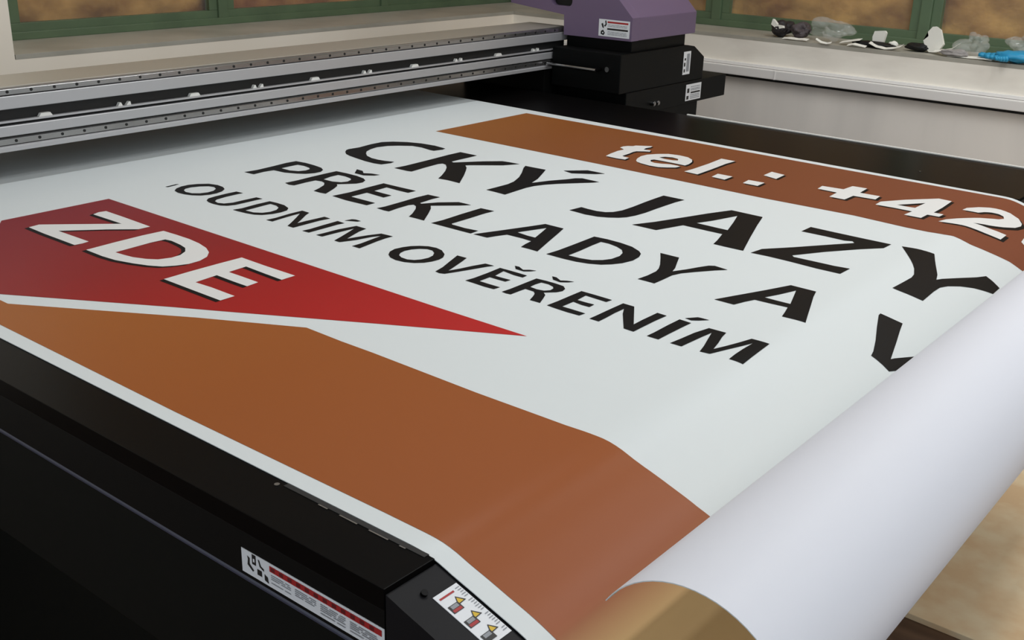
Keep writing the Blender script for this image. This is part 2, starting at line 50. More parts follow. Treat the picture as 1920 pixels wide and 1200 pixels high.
 'arrow': [[[[-1.6829,0.8088],[-1.6848,0.9996],[-1.0975,0.9944],[-0.9006,0.9923],[-0.7642,0.9927],[-0.9315,0.8949],[-1.0948,0.7978],[-1.161,0.7593],[-1.3593,0.6376],[-1.3963,0.6137],[-1.5527,0.7183]]]],
 'lowband': [[[[-1.6,0.627],[-1.3181,0.6266],[-1.1066,0.758],[-0.9804,0.8289],[-0.9165,0.8274],[-0.8628,0.8281],[-0.7021,0.8258],[-0.6246,0.827],[-0.5835,0.8275],[-0.5605,0.829],[-0.5385,0.8293],[-0.5121,0.8283],[-0.486,0.8272],[-0.4625,0.8271],[-0.439,0.8263],[-0.4209,0.8259],[-0.4079,0.8269],[-0.3,0.8285],[-0.09,0.8285],[0.0,0.584],[-0.3,0.584],[-0.6,0.5845],[-0.9,0.582],[-1.2566,0.584],[-1.6,0.584]]]],
 'topband': [[[[-1.7012,1.8413],[-1.2493,1.8378],[-0.8691,1.8278],[-0.7,1.8324],[-0.6014,1.8222],[-0.5652,1.8222],[-0.54,1.8265],[-0.5269,1.8328],[-0.4957,1.8335],[-0.4546,1.8426],[-0.432,1.8448],[-0.4103,1.8396],[-0.3,1.8376],[0.0,1.8356],[0.0,2.155],[-0.45,2.158],[-0.5813,2.1605],[-0.8868,2.1658],[-1.2359,2.1762],[-1.4844,2.1745],[-1.7023,2.1764]]]],
}
# ---------------------------------------------------------------- materials
MATS = {}
def lin(c):
    return tuple(((x/255.0)/12.92 if x/255.0 <= 0.04045 else ((x/255.0+0.055)/1.055)**2.4) for x in c)
def mat(name, rgb, rough=0.5, metal=0.0, spec=0.5, noise=None, coat=0.0, bump=None, dirt=None, trans=None, alpha=None):
    m = bpy.data.materials.new(name); m.use_nodes = True
    nt = m.node_tree; b = nt.nodes['Principled BSDF']
    c = lin(rgb)
    b.inputs['Base Color'].default_value = (*c, 1)
    b.inputs['Roughness'].default_value = rough
    b.inputs['Metallic'].default_value = metal
    b.inputs['Specular IOR Level'].default_value = spec
    b.inputs['Coat Weight'].default_value = coat
    tc = nt.nodes.new('ShaderNodeTexCoord')
    if noise:      # (scale, second colour, contrast low, contrast high, stretch)
        sc, rgb2, lo, hi, st = noise
        mp = nt.nodes.new('ShaderNodeMapping'); mp.inputs['Scale'].default_value = st
        nz = nt.nodes.new('ShaderNodeTexNoise'); nz.inputs['Scale'].default_value = sc; nz.inputs['Detail'].default_value = 6
        rp = nt.nodes.new('ShaderNodeValToRGB')
        rp.color_ramp.elements[0].position = lo; rp.color_ramp.elements[0].color = (*c, 1)
        rp.color_ramp.elements[1].position = hi; rp.color_ramp.elements[1].color = (*lin(rgb2), 1)
        nt.links.new(tc.outputs['Object'], mp.inputs[0]); nt.links.new(mp.outputs[0], nz.inputs['Vector'])
        nt.links.new(nz.outputs[0], rp.inputs[0]); nt.links.new(rp.outputs[0], b.inputs['Base Color'])
    if bump:
        nb = nt.nodes.new('ShaderNodeTexNoise'); nb.inputs['Scale'].default_value = bump[0]; nb.inputs['Detail'].default_value = 4
        bp = nt.nodes.new('ShaderNodeBump'); bp.inputs['Strength'].default_value = bump[1]; bp.inputs['Distance'].default_value = bump[2]
        nt.links.new(tc.outputs['Object'], nb.inputs['Vector']); nt.links.new(nb.outputs[0], bp.inputs['Height'])
        nt.links.new(bp.outputs[0], b.inputs['Normal'])
    if alpha is not None:
        b.inputs['Alpha'].default_value = alpha
    if trans:      # translucent sheet
        out = nt.nodes['Material Output']
        tr = nt.nodes.new('ShaderNodeBsdfTranslucent'); tr.inputs[0].default_value = (*lin(trans[1]), 1)
        mx = nt.nodes.new('ShaderNodeMixShader'); mx.inputs[0].default_value = trans[0]
        nt.links.new(b.outputs[0], mx.inputs[1]); nt.links.new(tr.outputs[0], mx.inputs[2])
        nt.links.new(mx.outputs[0], out.inputs['Surface'])
    MATS[name] = m
    return m
VINYL = mat('white_vinyl', (214, 220, 221), rough=0.42, spec=0.35)
VBACK = mat('vinyl_back', (217, 219, 227), rough=0.5, spec=0.3)
INK = mat('black_ink', (16, 16, 18), rough=0.45, spec=0.10)
WINK = mat('white_letter_vinyl', (222, 222, 220), rough=0.42, spec=0.35)
BLACKM = mat('black_powder_coat', (9, 8, 8), rough=0.30, spec=0.05, bump=(900, 0.05, 0.0005))
BLACKD = mat('black_side_panel', (5, 6, 6), rough=0.5, spec=0.15)
BLACKE = mat('black_end_cover', (20, 20, 23), rough=0.45, spec=0.15)
GREENB = mat('dark_cabinet', (8, 11, 9), rough=0.55, spec=0.15)
PURPLE = mat('purple_cover', (107, 91, 117), rough=0.42, spec=0.4)
ALU = mat('brushed_aluminium', (184, 184, 186), rough=0.42, metal=0.5, bump=(60, 0.05, 0.001))
ALUP = mat('polished_aluminium', (200, 196, 186), rough=0.55, metal=1.0)
STEEL = mat('rail_steel', (158, 157, 156), rough=0.22, metal=0.9)
RUBBER = mat('black_slot', (8, 8, 8), rough=0.6)
CLIPW = mat('white_clip', (225, 225, 220), rough=0.5)
WALLC = mat('cream_wall_paint', (248, 238, 222), rough=0.7, noise=(2.5, (242, 231, 214), 0.4, 0.7, (1, 1, 1)))
SILLP = mat('sill_paint', (248, 242, 230), rough=0.6, noise=(6, (234, 227, 215), 0.45, 0.75, (1, 1, 3)))
WALLG = mat('grey_wall_paint', (246, 240, 232), rough=0.42, noise=(1.6, (232, 227, 220), 0.4, 0.7, (4, 1, 0.6)))
DUCTP = mat('trunking_plastic', (235, 232, 228), rough=0.5)
GREEN = mat('green_window_paint', (92, 112, 84), rough=0.4, noise=(8, (82, 100, 76), 0.4, 0.7, (1, 1, 1)))
WOOL = mat('tan_insulation', (118, 76, 22), rough=0.9, noise=(6.5, (206, 160, 88), 0.34, 0.70, (1, 1, 1.6)), bump=(9, 0.6, 0.03))
WOOLB = mat('rust_insulation', (122, 68, 28), rough=0.9, noise=(6.0, (196, 142, 78), 0.34, 0.70, (1, 1, 1.6)), bump=(9, 0.6, 0.03))
GLASS = mat('window_glass', (255, 255, 255), rough=0.02, spec=0.4, alpha=0.035)
FLOORM = mat('brown_wood_floor', (84, 60, 44), rough=0.5, noise=(3, (112, 84, 62), 0.35, 0.7, (1, 14, 1)))
BOARD = mat('tan_particle_board', (232, 198, 154), rough=0.6, noise=(13, (244, 222, 184), 0.38, 0.66, (1, 1, 1)))
CEILM = mat('ceiling_paint', (205, 203, 198), rough=0.9)
LABEL = mat('label_white', (225, 228, 232), rough=0.4)
LBLK = mat('label_black', (18, 18, 18), rough=0.5)
LRED = mat('label_red', (165, 28, 30), rough=0.5)
LGREY = mat('label_grey', (140, 144, 150), rough=0.5)
LYEL = mat('label_yellow', (214, 178, 30), rough=0.5)
CHROME = mat('chrome', (150, 150, 150), rough=0.25, metal=1.0)
BLUEG = mat('blue_nitrile', (40, 150, 195), rough=0.45)
DARKBIT = mat('charcoal_scrap', (44, 40, 42), rough=0.6)
PAPER = mat('crumpled_paper', (238, 236, 226), rough=0.8)
FILM = mat('clear_film', (225, 225, 220), rough=0.12, spec=0.8, alpha=0.22)
GREYBIT = mat('grey_foil_scrap', (150, 145, 142), rough=0.45)
LAMPM = mat('lamp_body', (220, 220, 216), rough=0.5)

def grad_mat(name, stops, axis=0, rough=0.38):
    """printed colour blend of the artwork along the banner (object X or Y)"""
    m = bpy.data.materials.new(name); m.use_nodes = True
    nt = m.node_tree; b = nt.nodes['Principled BSDF']; b.inputs['Roughness'].default_value = rough
    b.inputs['Specular IOR Level'].default_value = 0.14
    at = nt.nodes.new('ShaderNodeAttribute'); at.attribute_name = 'art_u'
    mr = nt.nodes.new('ShaderNodeMapRange')
    mr.inputs['From Min'].default_value = stops[0][0]; mr.inputs['From Max'].default_value = stops[-1][0]
    rp = nt.nodes.new('ShaderNodeValToRGB')
    el = rp.color_ramp.elements
    span = stops[-1][0] - stops[0][0]
    el[0].position = 0; el[0].color = (*lin(stops[0][1]), 1)
    el[1].position = 1; el[1].color = (*lin(stops[-1][1]), 1)
    for s in stops[1:-1]:
        e = el.new((s[0]-stops[0][0])/span); e.color = (*lin(s[1]), 1)
    nt.links.new(at.outputs['Fac'], mr.inputs['Value']); nt.links.new(mr.outputs[0], rp.inputs[0])
    nt.links.new(rp.outputs[0], b.inputs['Base Color'])
    MATS[name] = m
    return m
BROWN_L = grad_mat('brown_ink_lower_lit_curl', [(-1.5, (160, 96, 44)), (-0.9, (150, 84, 40)), (-0.5, (149, 83, 44)), (-0.408, (154, 88, 54)), (-0.365, (208, 175, 124)), (0.1, (208, 175, 124))])  # tan stops paint the lit inside of the curl into the brown ink
BROWN_T = grad_mat('brown_ink_upper', [(-2.0, (158, 98, 38)), (-1.5, (134, 80, 38)), (-1.0, (120, 68, 42)), (-0.5, (122, 68, 48)), (0.0, (126, 70, 50))])
RED = grad_mat('red_ink', [(-1.65, (128, 36, 42)), (-1.35, (138, 34, 36)), (-1.1, (160, 32, 32)), (-0.75, (182, 40, 40))])

# ---------------------------------------------------------------- helpers
def link(name, bm, mats, parent=None, smooth=False):
    me = bpy.data.meshes.new(name)
    bmesh.ops.recalc_face_normals(bm, faces=bm.faces)
    bm.to_mesh(me); bm.free()
    if not isinstance(mats, (list, tuple)): mats = [mats]
    for m in mats: me.materials.append(m)
    if smooth:
        for p in me.polygons: p.use_smooth = True
    o = bpy.data.objects.new(name, me); COL.objects.link(o)
    if parent is not None:
        o.parent = parent
        o.matrix_parent_inverse = Matrix.Translation(-Vector(parent.location))
    return o
def tag(o, label=None, cat=None, group=None, kind=None):
    if label: o['label'] = label
    if cat: o['category'] = cat
    if group: o['group'] = group
    if kind: o['kind'] = kind
    return o
def empty(name, loc):
    o = bpy.data.objects.new(name, None); COL.objects.link(o); o.location = loc
    o.empty_display_size = 0.05
    return o
def add_box(bm, lo, hi, bevel=0.0, mi=0):
    r = bmesh.ops.create_cube(bm, size=1.0)
    vs = r['verts']
    for v in vs:
        v.co = Vector([lo[i] + (v.co[i]+0.5)*(hi[i]-lo[i]) for i in range(3)])
    fs = set(f for v in vs for f in v.link_faces)
    for f in fs: f.material_index = mi
    if bevel > 0:
        es = list(set(e for v in vs for e in v.link_edges))
        bmesh.ops.bevel(bm, geom=es, offset=bevel, segments=2, affect='EDGES', profile=0.7)
def box(name, lo, hi, m, parent=None, bevel=0.0):
    bm = bmesh.new(); add_box(bm, lo, hi, bevel); return link(name, bm, m, parent)
def add_prism(bm, pts, axis, a, b, mi=0, bevel=0.0):
    """2-D polygon extruded along an axis: axis 'x' -> pts are (y,z); 'y' -> (x,z); 'z' -> (x,y)"""
    def P(p, t):
        return {'x': (t, p[0], p[1]), 'y': (p[0], t, p[1]), 'z': (p[0], p[1], t)}[axis]
    A = [bm.verts.new(P(p, a)) for p in pts]; B = [bm.verts.new(P(p, b)) for p in pts]
    fs = [bm.faces.new(A), bm.faces.new(B[::-1])]
    n = len(pts)
    for i in range(n):
        fs.append(bm.faces.new((A[i], B[i], B[(i+1) % n], A[(i+1) % n])))
    for f in fs: f.material_index = mi
    if bevel > 0:
        es = list(set(e for f in fs for e in f.edges))
        bmesh.ops.bevel(bm, geom=es, offset=bevel, segments=2, affect='EDGES', profile=0.7)
def prism(name, pts, axis, a, b, m, parent=None, bevel=0.0):
    bm = bmesh.new(); add_prism(bm, pts, axis, a, b, 0, bevel); return link(name, bm, m, parent)
def add_tube(bm, p0, p1, r, n=14, mi=0, r2=None):
    p0, p1 = Vector(p0), Vector(p1); d = p1-p0
    q = d.to_track_quat('Z', 'Y').to_matrix().to_4x4()
    res = bmesh.ops.create_cone(bm, cap_ends=True, segments=n, radius1=r, radius2=r if r2 is None else r2, depth=d.length,
                                matrix=Matrix.Translation((p0+p1)/2) @ q)
    for f in set(f for v in res['verts'] for f in v.link_faces): f.material_index = mi

# ---------------------------------------------------------------- room
XL, YR = -2.742, 3.405          # inner faces of the left and right walls
XW, YW = -3.03, 3.64            # planes of the two windows
FZ, CZ = -0.74, 2.0
XB, YB = 2.6, -1.8              # the far ends of the room behind the camera
def struct(o): o['kind'] = 'structure'; return o
struct(box('floor', (XW-0.3, YB-0.1, FZ-0.1), (XB+0.1, YW+0.3, FZ), FLOORM))
struct(box('ceiling', (XW-0.3, YB-0.1, CZ), (XB+0.1, YW+0.3, CZ+0.1), CEILM))
# left wall: masonry under the window, pier beside it
SZ, WH = 0.10, 1.35             # sill height, window head
bm = bmesh.new()
add_box(bm, (XW-0.3, YB, FZ), (XL, 1.41, CZ))
add_box(bm, (XW-0.3, 1.41, FZ), (XL, YW+0.3, SZ-0.012))
add_box(bm, (XW-0.3, 1.41, WH), (XL, YW+0.3, CZ))
struct(link('wall_left', bm, WALLC))
bm = bmesh.new()
add_box(bm, (XL, YR, 0.0), (XB, YW+0.3, SZ-0.012))
add_box(bm, (XL, YR, WH), (XB, YW+0.3, CZ))
struct(link('wall_right', bm, SILLP))
bm = bmesh.new()
add_box(bm, (XL, YR, FZ), (XB, YW+0.3, 0.0))
struct(link('wall_right_lower', bm, WALLG))
# sill boards
SILLTOP = mat('sill_board_paint', (176, 172, 160), rough=0.5, noise=(5, (156, 152, 140), 0.4, 0.7, (1, 1, 1)))
bm = bmesh.new(); add_box(bm, (XW-0.28, 1.412, SZ-0.012), (XL+0.0005, YW+0.28, SZ), 0.0004)
struct(link('trim_1', bm, SILLTOP))
bm = bmesh.new(); add_box(bm, (XL+0.0005, YR-0.0005, SZ-0.012), (XB, YW+0.28, SZ), 0.0004)
struct(link('trim_2', bm, SILLTOP))
# cable trunking along the right wall, under the sill
bm = bmesh.new()
add_box(bm, (XL, YR-0.012, 0.004), (XB, YR, 0.014), 0.002)
add_box(bm, (XL, YR-0.030, -0.026), (XB, YR, 0.003), 0.003)
for x in (-1.62, -0.55):
    add_box(bm, (x, YR-0.0315, -0.026), (x+0.004, YR-0.0295, 0.003))
struct(link('trim_3', bm, DUCTP))
struct(box('trim_4', (XL, YR-0.010, -0.036), (XB, YR, -0.027), RUBBER))

def window(name, axis, plane, start, module, n, sgn, woolmats, first_open=0.0):
    """green steel window: bottom rail, stiles, head, panes and the insulation packed behind the glass"""
    root = None
    def B(bm, a0, a1, z0, z1, d0, d1, bev=0.0):
        if axis == 'y':   # runs along y, lies in x = plane, interior towards +x
            add_box(bm, (plane+d0, a0, z0), (plane+d1, a1, z1), bev)
        else:             # runs along x, lies in y = plane, interior towards -y
            add_box(bm, (a0, plane-d1, z0), (a1, plane-d0, z1), bev)
    end = start + n*module
    bm = bmesh.new()
    B(bm, start-0.06, end, SZ, SZ+0.022, -0.02, 0.03, 0.003)
    B(bm, start-0.06, end, WH-0.04, WH, -0.02, 0.03, 0.003)
    for i in range(n+1):
        c = start + i*module - 0.036
        B(bm, c-0.020, c+0.016, SZ+0.02, WH-0.04, -0.02, 0.030, 0.003)
    fr = link(name, bm, GREEN); struct(fr)
    for i in range(n):
        a0 = start + i*module - 0.02; a1 = a0 + module - 0.036
        sash = bmesh.new()
        B(sash, a0, a1, SZ+0.020, SZ+0.045, 0.0, 0.022, 0.002)
        B(sash, a0, a1, WH-0.07, WH-0.042, 0.0, 0.022, 0.002)
        B(sash, a0, a0+0.03, SZ+0.045, WH-0.07, 0.0, 0.022, 0.002)
        B(sash, a1-0.03, a1, SZ+0.045, WH-0.07, 0.0, 0.022, 0.002)
        s = link('window_frame', sash, GREEN, fr)
        p = bmesh.new(); B(p, a0+0.026, a1-0.026, SZ+0.040, WH-0.065, 0.006, 0.010)
        link('window_pane', p, GLASS, s)
        w = bmesh.new()
        nx, nz = 26, 34
        grid = []
        for ix in range(nx+1):
            row = []
            for iz in range(nz+1):
                a = a0+0.01+(a1-a0-0.02)*ix/nx; z = SZ+0.024+(WH-SZ-0.09)*iz/nz
                d = -0.018 + 0.010*math.sin(a*31+z*7+i)*math.sin(z*23-a*5) + random.uniform(-0.004, 0.004)
                row.append(w.verts.new((plane+d, a, z) if axis == 'y' else (a, plane-d, z)))
            grid.append(row)
        for ix in range(nx):
            for iz in range(nz):
                w.faces.new((grid[ix][iz], grid[ix+1][iz], grid[ix+1][iz+1], grid[ix][iz+1]))
        link('insulation_panel', w, woolmats[i % len(woolmats)], s, smooth=True)
    # masonry behind the panes closes the opening
    bk = bmesh.new(); B(bk, start-0.3, end+0.3, SZ, WH, -0.25, -0.06)
    struct(link('wall_'+('left' if axis == 'y' else 'right')+'_infill', bk, WALLC))
    return fr
window('window_1', 'y', XW, 1.565, 0.722, 3, 1, [WOOL, WOOLB, WOOL])
window('window_2', 'x', YW, -1.945-0.742, 0.742, 6, 1, [WOOL])

# ---------------------------------------------------------------- ceiling lamps (bodies above the frame; the last belongs to the added lamp)
for i, (x, y) in enumerate(((-1.5, 1.7), (0.15, 1.3), (-0.4, 2.6), (1.1, 2.5))):
    bm = bmesh.new()
    add_prism(bm, [(x-0.08, CZ), (x-0.08, CZ-0.035), (x-0.07, CZ-0.035), (x-0.07, CZ-0.01), (x+0.07, CZ-0.01), (x+0.07, CZ-0.035), (x+0.08, CZ-0.035), (x+0.08, CZ)], 'y', y-0.78, y+0.78)
    o = link('ceiling_lamp_housing', bm, LAMPM)
    tag(o, ('white strip lamp on the ceiling over the middle of the table', 'white strip lamp on the ceiling past the roll end of the table', 'white strip lamp on the ceiling nearest the right-hand windows', 'added white strip lamp on the ceiling farthest from the gantry, brightening the floor board')[i], 'ceiling lamp')

# ---------------------------------------------------------------- floor board
bm = bmesh.new(); add_box(bm, (-0.60, 1.835, FZ), (2.2, 3.38, FZ+0.012), 0.002)
tag(link('particle_board', bm, BOARD), 'mottled tan particle board sheet lying on the brown floor beyond the roll', 'board')

# ---------------------------------------------------------------- flatbed table
TY0, TY1, TX0, TX1 = 0.505, 2.470, -2.62, -0.519
tab = empty('flatbed_printer_table', (-1.4, 1.45, FZ))
tag(tab, 'long black flatbed printer table carrying the printed banner', 'printer table')
def bed_z(x):
    for (x0, z0), (x1, z1) in zip(PROFILE, PROFILE[1:]):
        if x0 <= x <= x1: return z0+(z1-z0)*(x-x0)/(x1-x0) - 0.0010
bm = bmesh.new()
add_prism(bm, [(TX0, -0.020), (TX0, 0.0), (-0.545, 0.0)] + [(x, bed_z(x)) for x in (-0.54, -0.535, -0.53, -0.525, TX1)] + [(TX1, -0.020)], 'y', 0.5626, 2.176, 0, 0.0)
add_box(bm, (TX0, TY0, -0.020), (TX1, 0.5625, 0.0), 0.0008)
add_box(bm, (TX0, 2.1761, -0.020), (TX1, TY1, 0.0), 0.0008)
link('table_top', bm, BLACKM, tab)
bm = bmesh.new(); add_box(bm, (TX0, TY0+0.001, -0.066), (TX1-0.001, TY0+0.03, -0.0205), 0.0008)
link('side_rail', bm, BLACKD, tab)
bm = bmesh.new(); add_tube(bm, (TX0, TY0+0.004, -0.0695), (TX1, TY0+0.004, -0.0695), 0.0032, 10)
link('edge_strip', bm, mat('blue_grey_strip', (62, 66, 84), rough=0.3), tab)
bm = bmesh.new(); add_box(bm, (TX0, TY1-0.03, -0.066), (TX1-0.001, TY1-0.001, -0.0205), 0.0008)
link('side_rail', bm, BLACKD, tab)
bm = bmesh.new(); add_box(bm, (-1.41, TY1-0.006, 0.0), (TX1+0.06, TY1+0.001, 0.003), 0.0008)
link('edge_trim_glint', bm, LAMPM, tab)  # pale colour paints the light reflected along the far table edge
bm = bmesh.new(); add_box(bm, (TX0, TY0+0.018, -0.235), (TX1-0.01, TY0+0.04, -0.073), 0.002)
link('side_panel', bm, GREENB, tab)
bm = bmesh.new(); add_box(bm, (TX0+0.05, TY0+0.16, FZ), (TX1-0.12, TY1-0.1, -0.03), 0.004)
link('cabinet', bm, GREENB, tab)
# sloped cover at the end of the table, carrying the banner down towards the roll
m_s = 0.31
bm = bmesh.new()
add_prism(bm, [(TX1+0.0008 if i == 0 else x, bed_z(x)) for i, x in enumerate((TX1+0.0008, -0.51, -0.50, -0.48, -0.46, -0.44, -0.42, -0.405))] + [(-0.392, -0.068), (-0.395, -0.13), (TX1+0.0008, -0.13)], 'y', TY0+0.0006, TY1, 0, 0.0006)
link('end_cover', bm, BLACKE, tab)
# thin bed plate whose edge peeks out below the banner, with pale screws in its slots
bm = bmesh.new(); add_box(bm, (-0.70, 0.5575, -0.0008), (-0.526, 0.5632, 0.0006))
link('bed_plate', bm, RUBBER, tab)
for x0, x1 in ((-0.652, -0.640), (-0.625, -0.603), (-0.589, -0.566), (-0.553, -0.546)):
    box('bright_edge_tab', (x0, 0.5555, -0.0003), (x1, 0.5570, 0.0009), CHROME, tab)
for p in ((-0.706, 0.555), (-0.741, 2.269)):
    bm = bmesh.new(); add_tube(bm, (p[0], p[1], -0.0004), (p[0], p[1], 0.0012), 0.0026, 14)
    link('screw', bm, CHROME, tab)
bm = bmesh.new(); add_tube(bm, (-0.502, 0.531, bed_z(-0.502)-0.001), (-0.5005, 0.531, bed_z(-0.502)+0.0022), 0.003, 14)
link('screw', bm, BLACKM, tab)

# ---------------------------------------------------------------- labels
def label_board(parent, origin, ex, ey, nrm, w, h, shapes, name='warning_label', text=None):
    """thin sticker: origin corner, unit axes ex (width) and ey (height); shapes = (material, [(x,y)...]) in label fractions"""
    origin, ex, ey, nrm = Vector(origin), Vector(ex).normalized(), Vector(ey).normalized(), Vector(nrm).normalized()
    mats = [LABEL]; bm = bmesh.new()
    def Q(x, y, k): return origin + ex*(x*w) + ey*(y*h) + nrm*k
    t = 0.0005
    a = [bm.verts.new(Q(x, y, 0.0)) for x, y in ((0, 0), (1, 0), (1, 1), (0, 1))]
    b = [bm.verts.new(Q(x, y, t)) for x, y in ((0, 0), (1, 0), (1, 1), (0, 1))]
    bm.faces.new(a); bm.faces.new(b)
    for i in range(4): bm.faces.new((a[i], a[(i+1) % 4], b[(i+1) % 4], b[i]))
    lvl = 0
    for m, pts in shapes:
        lvl += 1
        if m not in mats: mats.append(m)
        f = bm.faces.new([bm.verts.new(Q(x, y, t+0.00022+lvl*0.00001)) for x, y in pts]); f.material_index = mats.index(m)
    me = bpy.data.meshes.new(name); bm.to_mesh(me); bm.free()
    for m in mats: me.materials.append(m)
    o = bpy.data.objects.new(name, me); COL.objects.link(o)
    o.parent = parent; o.matrix_parent_inverse = Matrix.Translation(-Vector(parent.location))
    return o
def R(x0, y0, x1, y1): return [(x0, y0), (x1, y0), (x1, y1), (x0, y1)]
def lines(m, x0, x1, ys, hh, rnd=0.25):
    out = []
    for y in ys:
        x = x0
        while x < x1-0.01:
            e = min(x1, x+random.uniform(0.03, 0.12)); out.append((m, R(x, y, e, y+hh))); x = e+0.012
    return out
# long warning label on the side rail: pictograms, red bar, small print
sh = [(LBLK, [(0.045, 0.80), (0.065, 0.74), (0.062, 0.50), (0.095, 0.30), (0.085, 0.22), (0.045, 0.42), (0.050, 0.66)]),
      (LBLK, R(0.082, 0.55, 0.112, 0.97)), (LABEL, R(0.090, 0.66, 0.102, 0.80)),
      (LBLK, [(0.128, 0.88), (0.138, 0.88), (0.150, 0.66), (0.172, 0.60), (0.172, 0.50), (0.140, 0.60)]),
      (LBLK, R(0.120, 0.22, 0.155, 0.46)), (LBLK, [(0.175, 0.42), (0.20, 0.34), (0.205, 0.10), (0.175, 0.16)]),
      (LRED, R(0.215, 0.66, 0.985, 0.90))]
for k in range(12):
    x = 0.225+k*0.062
    sh.append((mat('label_dark_red_%d' % k, (96, 14, 18), rough=0.5) if k == 0 else MATS['label_dark_red_0'], R(x, 0.70, x+0.03, 0.86)))
sh += lines(LGREY, 0.225, 0.37, (0.52, 0.44, 0.36, 0.20), 0.035) + lines(LGREY, 0.40, 0.55, (0.52, 0.44, 0.36, 0.28), 0.035)
sh += lines(LGREY, 0.58, 0.75, (0.52, 0.44, 0.36, 0.28, 0.16), 0.035) + lines(LGREY, 0.78, 0.96, (0.52, 0.44, 0.36, 0.28, 0.16), 0.035)
for s_ in range(1):
    label_board(tab, (-0.6975, TY0+0.001, -0.0618), (1, 0, 0), (0, 0, 1), (0, -1, 0), 0.1775, 0.0240, sh)['label'] = 'white warning sticker with a red bar on the side rail'
# label on the sloped end cover: three yellow triangles with black and red plates
sh = [(LRED, R(0.07, 0.10, 0.10, 0.70))]
for k in range(3):
    x = 0.16+k*0.29
    sh.append((LBLK, [(x-0.005, 0.57), (x+0.13, 0.40), (x-0.005+0.12, 0.78)][:3]))
    sh.append((LYEL, [(x+0.022, 0.57), (x+0.112, 0.46), (x+0.105, 0.70)]))
    sh.append((LBLK, R(x+0.075, 0.08, x+0.205, 0.50)))
    sh.append((LGREY, R(x+0.085, 0.16, x+0.140, 0.44)))
    if k < 2: sh.append((LRED, R(x+0.150, 0.12, x+0.195, 0.46)))
for k in range(22):
    x = 0.06+k*0.041
    if k % 7 != 5: sh.append((LGREY, R(x, 0.80+0.02*(k % 3), x+0.012, 0.97)))
sl = (Vector((-0.436, 0, bed_z(-0.436)))-Vector((-0.4945, 0, bed_z(-0.4945)))).normalized()
nsl = Vector((-sl.z, 0, sl.x))
lo_ = label_board(tab, Vector((-0.4945, 0.5335, bed_z(-0.4945)+0.0002)), sl, (0, 1, 0), nsl, 0.0605, 0.0275, sh)
lo_['label'] = 'white sticker with three yellow warning triangles on the sloped end cover'

# ---------------------------------------------------------------- banner
def build_profile():
    P = [Vector((p[0], 0, p[1])) for p in PROFILE]
    T = []
    for i in range(len(P)):
        a = P[max(i-1, 0)]; b = P[min(i+1, len(P)-1)]
        T.append((b-a).normalized())
    N = [Vector((-t.z, 0, t.x)) for t in T]
    U = [-2.42]
    for i in range(1, len(P)): U.append(U[-1] + (P[i]-P[i-1]).length)
    return P, N, U
PP, PN, PU = build_profile()
def on_sheet(u, v, k):
    u = max(PU[0], min(PU[-1]-1e-6, u))
    i = 0
    lo, hi = 0, len(PU)-2
    while lo < hi:
        mid = (lo+hi+1)//2
        if PU[mid] <= u: lo = mid
        else: hi = mid-1
    i = lo
    t = (u-PU[i])/(PU[i+1]-PU[i])
    p = PP[i].lerp(PP[i+1], t); n = PN[i].lerp(PN[i+1], t).normalized()
    q = p + n*k
    return Vector((q.x, v, q.z))
TH = 0.0010
def edge_near(u): return 0.5635
def edge_far(u): return 2.226 - 0.0345*(max(-2.0, min(u, -0.5))+2.0)
ban = empty('printed_banner', (-1.4, 1.4, 0.002))
tag(ban, 'white vinyl banner with Czech lettering, lying on the printer table and curling into a roll', 'banner')
bm = bmesh.new()
NV = 10
us = [PU[i] for i in range(len(PU))]
def sheet_side(k, mi):
    g = []
    for u in us:
        row = []
        for j in range(NV+1):
            v = edge_near(u) + (edge_far(u)-edge_near(u))*j/NV
            row.append(bm.verts.new(on_sheet(u, v, k)))
        g.append(row)
    for i in range(len(us)-1):
        for j in range(NV):
            f = bm.faces.new((g[i][j], g[i+1][j], g[i+1][j+1], g[i][j+1])); f.material_index = mi; f.smooth = True
    return g
ga = sheet_side(TH, 0); gb = sheet_side(0.0002, 1)
def rim(*vs): bm.faces.new([bm.verts.new(v.co) for v in vs])
for i in range(len(us)-1):
    for j in (0, NV): rim(ga[i][j], gb[i][j], gb[i+1][j], ga[i+1][j])
for j in range(NV):
    for i in (0, len(us)-1): rim(ga[i][j], ga[i][j+1], gb[i][j+1], gb[i][j])
link('vinyl_sheet', bm, [VINYL, VBACK], ban)

